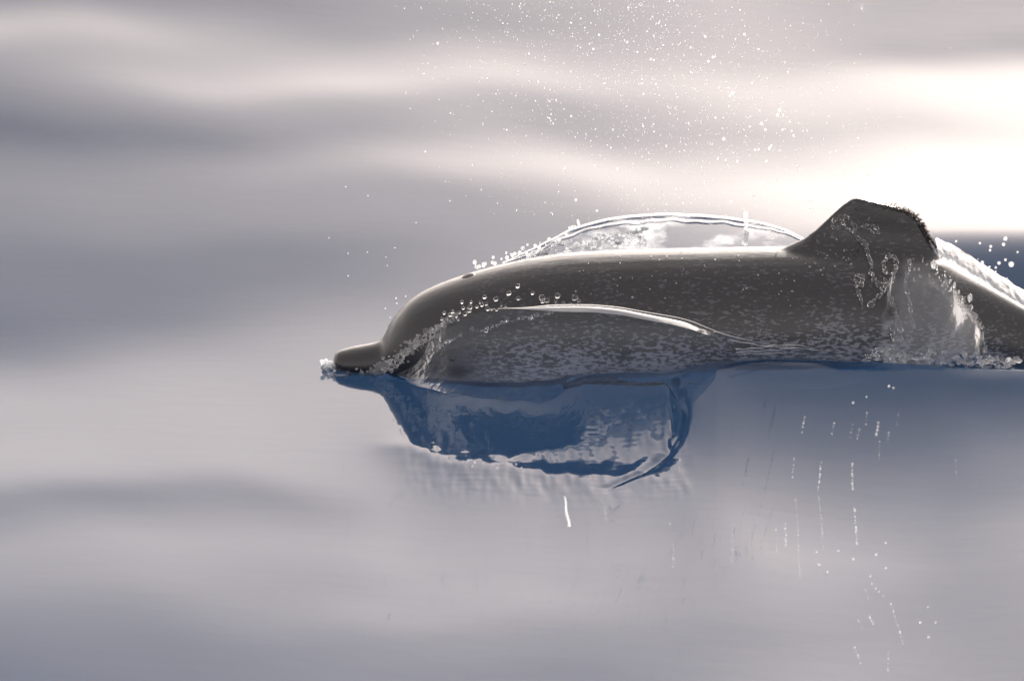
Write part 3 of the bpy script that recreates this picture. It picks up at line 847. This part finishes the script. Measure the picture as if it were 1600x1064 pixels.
# ------------------------------------------------------------------ splash round the beak
items = []
for i in range(46):
    x = rng.normal(513, 4.5); y = rng.normal(574, 4.5); items.append((P(x, y, rng.uniform(-.03, .03)), rng.uniform(.002, .0065), (1, 1, 1)))
o = from_bm("foam_tuft", blobs(items, 2, .4), M_FOAM); tag(o, "white tuft of foam at the tip of the dolphin's beak", "foam")
items = []
for i in range(620):
    u = rng.random(); t_ = u * 7
    x = np.interp(t_, range(8), [510, 528, 552, 580, 608, 634, 668, 712]); y = np.interp(t_, range(8), [586, 590, 588, 582, 571, 553, 528, 495])
    w = np.interp(t_, range(8), [7, 7, 8, 8, 9, 8, 8, 6])
    x += rng.normal(0, 5); y += rng.normal(0, w * .55)
    p, n = on_skin(x, y, rng.uniform(.002, .014), -0.06)
    items.append((p, rng.gamma(2.0, .0009) + .0008, (rng.uniform(.7, 1.8), 1, rng.uniform(.7, 1.2))))
o = merge(from_bm("bow_splash", blobs(items, 1, .45), M_SPLASH), 0.001, 2)
tag(o, "glassy broken splash running from the beak up the dolphin's cheek", "splash", kind="stuff")
o = strand("water_strand", [(516, 590), (530, 597), (548, 596), (570, 594), (590, 588), (606, 578), (618, 570)], .0042, "twisted rope of water lying along the lower edge of the beak", lift=.012)
o = strand("water_strand", [(628, 566), (640, 550), (655, 536), (668, 524), (690, 512), (712, 500)], .003, "ropy crest of water on the cheek behind the beak", lift=.012)
o = strand("water_strand", [(690, 540), (712, 530), (734, 520), (742, 514)], .0026, "short wrinkle of water on the cheek below the sheet's rim", lift=.03)
o = strand("water_strand", [(760, 520), (790, 508), (815, 502), (845, 498), (872, 492)], .0024, "broken line of water on the flank under the bright rim", lift=.05)

# ------------------------------------------------------------------ drops
DROP_ME = []
for k in range(5):
    bm = bmesh.new(); bmesh.ops.create_icosphere(bm, subdivisions=3, radius=1.0)
    off = Vector((k * 9.1, k * 3.3, 0))
    for v in bm.verts: v.co *= 1 + 0.14 * noise.noise(v.co * 0.9 + off)
    me = bpy.data.meshes.new("water_droplet"); bm.to_mesh(me); bm.free()
    me.polygons.foreach_set("use_smooth", [True] * len(me.polygons)); DROP_ME.append(me)
DROPS = {}
for nm, mt in (("glass", M_GLASS), ("spray", M_SPRAY)):
    DROPS[nm] = []
    for me in DROP_ME:
        c = me.copy(); c.name = "water_droplet"; c.materials.append(mt); DROPS[nm].append(c)


def drop(p, r, label, group, kind="glass", st=(1, 1, 1)):
    o = bpy.data.objects.new("water_droplet", DROPS[kind][rng.integers(0, 5)]); C.objects.link(o)
    o.location = p; o.scale = (r * st[0], r * st[1], r * st[2])
    o.rotation_euler = (rng.uniform(-.4, .4), rng.uniform(-.4, .4), rng.uniform(0, 6))
    return tag(o, label, "droplet", group)


# beads flung up above the rim of the near sheet
BEADS = [(690, 498, 2.5), (694, 489, 2.6), (703, 492, 3), (707, 487, 2.6), (713, 494, 2.5), (718, 488, 2.4), (722, 472, 2.6), (724, 481, 2.5), (734, 480, 4.2), (733, 485, 3.4), (736, 472, 2.2), (745, 479, 2.6),
         (751, 472, 2.6), (753, 476, 3), (757, 464, 3.2), (760, 475, 2.4), (762, 482, 3.4), (775, 467, 3.6), (776, 484, 2.2), (783, 477, 2), (795, 458, 3.8), (809, 447, 3.3), (810, 466, 3), (832, 458, 2.6),
         (847, 465, 4.6), (848, 470, 3.5), (855, 469, 3.8), (871, 462, 4.2), (868, 470, 2.8), (898, 465, 4.4), (904, 470, 2.6), (790, 478, 1.8), (880, 474, 2.6), (892, 476, 3), (727, 490, 3.2), (716, 499, 2), (768, 483, 2)]
for x, y, r in BEADS:
    drop(P(x, y, -0.155 - rng.uniform(0, .03)), r * S * 1.05, "round glassy bead of water flung above the near sheet's rim against the dark flank", "beads above the near sheet")
# bright drops where the far sheet starts above the forehead
for i in range(46):
    x = rng.uniform(738, 905); y = np.interp(x, [738, 800, 850, 905], [420, 402, 388, 352]) - abs(rng.normal(0, 9)) + 2
    drop(P(x, y, rng.uniform(.04, .16)), rng.uniform(1.2, 3.3) * S, "bright drop of water leaping above the dolphin's forehead and neck", "drops above the forehead", "spray")
# large drops of the spray
BIG = [(684, 68, 3), (1114, 90, 3.2), (1145, 146, 4.8), (1141, 150, 3), (1218, 172, 4.2), (1216, 180, 4.6), (1224, 180, 3), (1190, 193, 4), (1131, 217, 4), (1202, 232, 4.2), (1205, 228, 3), (965, 264, 3), (1056, 296, 2.6), (1253, 286, 2.6),
       (900, 312, 3), (933, 329, 3), (1163, 54, 3), (1102, 58, 3.2), (936, 55, 3), (980, 66, 2.6), (1268, 315, 4), (1268, 328, 4.5), (1240, 212, 3.2), (1118, 184, 2.6), (1175, 130, 2.8), (1079, 113, 2.8), (1107, 96, 3.2), (1223, 203, 2.8),
       (1237, 205, 2.6), (1196, 203, 2.8), (1162, 203, 2.6), (1122, 248, 3.2), (1134, 250, 3), (1152, 252, 3), (1180, 234, 3), (1197, 252, 3.4), (1234, 190, 3), (1255, 205, 2.4), (996, 82, 2.6), (1017, 93, 2.8), (1022, 94, 2.6), (927, 77, 2.6), (892, 36, 2.4), (1204, 318, 3), (1240, 310, 2.6)]
for x, y, r in BIG:
    drop(P(x, y, rng.uniform(.1, .5)), r * S * 0.72, "large bright drop among the spray hanging above the dolphin's back", "large drops of the spray", "spray")
# drops over the dark water at the right edge
for x, y, r in [(1571, 373, 3.4), (1568, 382, 2.8), (1548, 385, 2.4), (1547, 391, 2), (1580, 413, 4.4), (1571, 406, 2.2), (1561, 411, 2.8), (1535, 410, 2.8), (1531, 380, 2), (1590, 394, 1.8), (1494, 377, 2), (1556, 418, 2)]:
    drop(P(x, y, rng.uniform(.15, .3)), r * S, "largest drop hanging before the dark wave behind the tail" if r > 4 else "bright drop hanging before the dark wave behind the tail", "drops before the dark wave", "spray")
# specks on the wet skin
for i in range(70):
    if i < 46: x = rng.uniform(880, 1240); y = rng.uniform(398, 480)
    else: x = rng.uniform(1225, 1330); y = np.interp(x, [1225, 1330], [392, 345]) + rng.uniform(0, 70)
    p, n = on_skin(x, y, 0.001)
    drop(p, rng.uniform(.6, 1.7) * S, "tiny bead of water sitting on the dolphin's wet back", "beads on the skin", "spray")
for x, y, r in [(1291, 366, 3.4), (1301, 371, 2.8), (1278, 378, 2), (1337, 394, 4.4), (1335, 392, 3), (1321, 393, 3), (1273, 412, 2.4), (1357, 341, 2), (1327, 406, 2.2)]:
    p, n = on_skin(x, y, 0.004)
    drop(p, r * S, "largest round bead of water on the fin, under the ring of water" if r > 4 else "round bead of water clinging to the front of the dorsal fin", "beads on the fin")
for x, y, r in [(619, 466, 2), (620, 474, 1.8), (634, 463, 1.6), (602, 482, 1.4), (610, 496, 1.3), (540, 292, 1.6), (575, 306, 1.7), (514, 372, 1.5), (544, 431, 1.6), (605, 415, 1.3), (603, 402, 1.2), (574, 394, 1.4), (544, 396, 1.4), (617, 387, 1.3), (650, 348, 1.4), (663, 467, 1.8)]:
    drop(P(x, y, rng.uniform(-.05, .15)), r * S * 0.7, "lone small drop in the air in front of the dolphin's forehead", "drops before the forehead", "spray")
# drops skipping over the calm water in front
for x, y, r in [(1369, 866, 3), (1280, 882, 2.8), (1384, 848, 2.4), (1384, 887, 2.2), (1438, 972, 3.2), (1451, 995, 2.8), (1360, 900, 2.2), (1276, 862, 2), (1293, 893, 2.2), (1310, 860, 2), (1333, 873, 2.4), (1389, 603, 2.6), (1396, 606, 2), (1333, 629, 2.4), (1354, 620, 1.8), (1462, 972, 2), (1450, 948, 1.8), (1047, 818, 1.6), (742, 722, 1.8), (777, 731, 2), (806, 725, 1.8), (815, 731, 2), (738, 728, 1.6), (732, 719, 1.5)]:
    drop(P(x, y, -2.2 + rng.uniform(-.3, .3)), r * S * 0.45, "single clear drop falling over the calm water in front of the dolphin", "drops over the foreground water", "spray")

DRIP_Y = -2.2                        # they fall through the air well in front of the animal
# drips: strings of beads falling on the near water
STR = [(1052, 850, 1052, 884, 1.3), (1145, 820, 1144, 877, .9), (1172, 847, 1171, 872, .8), (1213, 822, 1213, 862, 1.1), (1227, 820, 1228, 852, 1.6), (1244, 782, 1250, 902, .9), (1283, 722, 1279, 764, 1.5), (1280, 777, 1287, 857, 1.1),
       (1331, 724, 1332, 764, 1.9), (1335, 794, 1339, 850, 1.9), (1257, 652, 1254, 674, 1.5), (1241, 715, 1238, 744, 1.3), (1354, 645, 1353, 664, 1.2), (1373, 660, 1370, 678, 1.9), (1389, 675, 1387, 690, 1), (1374, 690, 1374, 716, 1),
       (1362, 912, 1380, 930, 1.3), (1392, 942, 1411, 1004, 1.5), (1358, 963, 1364, 974, 1.8), (1336, 1012, 1344, 1034, 1.8), (1388, 1018, 1387, 1047, 1.5), (1303, 661, 1300, 676, 1.2), (1332, 664, 1329, 682, 1.2), (1343, 670, 1340, 684, 1.4),
       (946, 793, 947, 810, 1.2), (1493, 720, 1495, 746, .8), (1062, 695, 1062, 740, .7), (1352, 920, 1357, 934, 1), (1341, 968, 1348, 980, 1), (1405, 640, 1402, 662, .8)]


DRIP_LABEL = {(1331, 724): "bright string of drips, upper of the two in line below the fin", (1335, 794): "long bright string of drips, lower of the two in line below the fin",
              (1244, 782): "longest and faintest string of drips, left of the bright pair below the fin", (1392, 942): "slanting string of drips nearest the bottom right of the water",
              (1336, 1012): "short slanting drip at the very bottom below the fin", (1493, 720): "faint lone drip string at the far right of the water",
              (946, 793): "short drip just right of the thick white streak", (1052, 850): "lone drip string between the thick streak and the crowd of drips",
              (1257, 652): "bright short drip high on the water below the flank"}


def drip(x0, y0, x1, y1, r, label, group=None):
    dep = DRIP_Y + rng.uniform(-.3, .3)
    n = max(4, int(abs(y1 - y0) / 4.2)); items = []
    for k in range(n):
        u = (k + rng.uniform(-.3, .3)) / (n - 1)
        items.append((P(x0 + (x1 - x0) * u + rng.uniform(-.7, .7), y0 + (y1 - y0) * u, dep), r * S * 0.52 * rng.uniform(.4, 1.0), (1, 1, rng.uniform(1.2, 2.6))))
    o = from_bm("drip_string", blobs(items, 1, .2), M_SPRAY)
    return tag(o, label, "drip", group)


for s_ in STR:
    drip(*s_, DRIP_LABEL.get((s_[0], s_[1]), "thin broken string of drips falling on the near water right of centre"), "strings of drips over the near water")
v, f = tube([P(882 + 7 * u + .8 * math.sin(u * 9), 775 + 47 * u, -2.2) for u in np.linspace(0, 1, 16)], [.0011 + .0017 * u ** .7 * (.75 + .25 * math.sin(u * 40)) for u in np.linspace(0, 1, 16)], 8)
o = link_mesh("water_jet", v, f, M_SPRAY); tag(o, "thick white streak of falling water standing alone below the dolphin's reflection", "drip")

# fine mist of spray
bm = bmesh.new()
g = bmesh.ops.create_icosphere(bm, subdivisions=1, radius=1.0)
bv = np.array([v.co[:] for v in bm.verts]); bf = np.array([[v.index for v in fc.verts] for fc in bm.faces]); bm.free()
pts = []
while len(pts) < 3600:
    y = rng.uniform(-30, 345); w = 150 + 0.12 * y
    x = rng.normal(np.interp(y, [0, 100, 200, 330], [960, 1010, 1075, 1100]), w)
    if x < 610 or x > 1500: continue
    if y > 240 and rng.random() < 0.45: continue
    pts.append((x, y))
VV = []; FF = []
for k, (x, y) in enumerate(pts):
    p = np.array(P(x, y, rng.uniform(-.1, .8))); r = S * min(1.9, 0.25 + rng.gamma(1.2, .27))
    VV.append(bv * r * np.array([1, 1, rng.uniform(1, 1.4)]) + p); FF.append(bf + k * len(bv))
VV = np.concatenate(VV); FF = np.concatenate(FF)
o = link_mesh("spray_mist", VV.tolist(), FF.tolist(), M_SPRAY)
tag(o, "fine mist of water specks drifting above and behind the dolphin's back", "spray", kind="stuff")
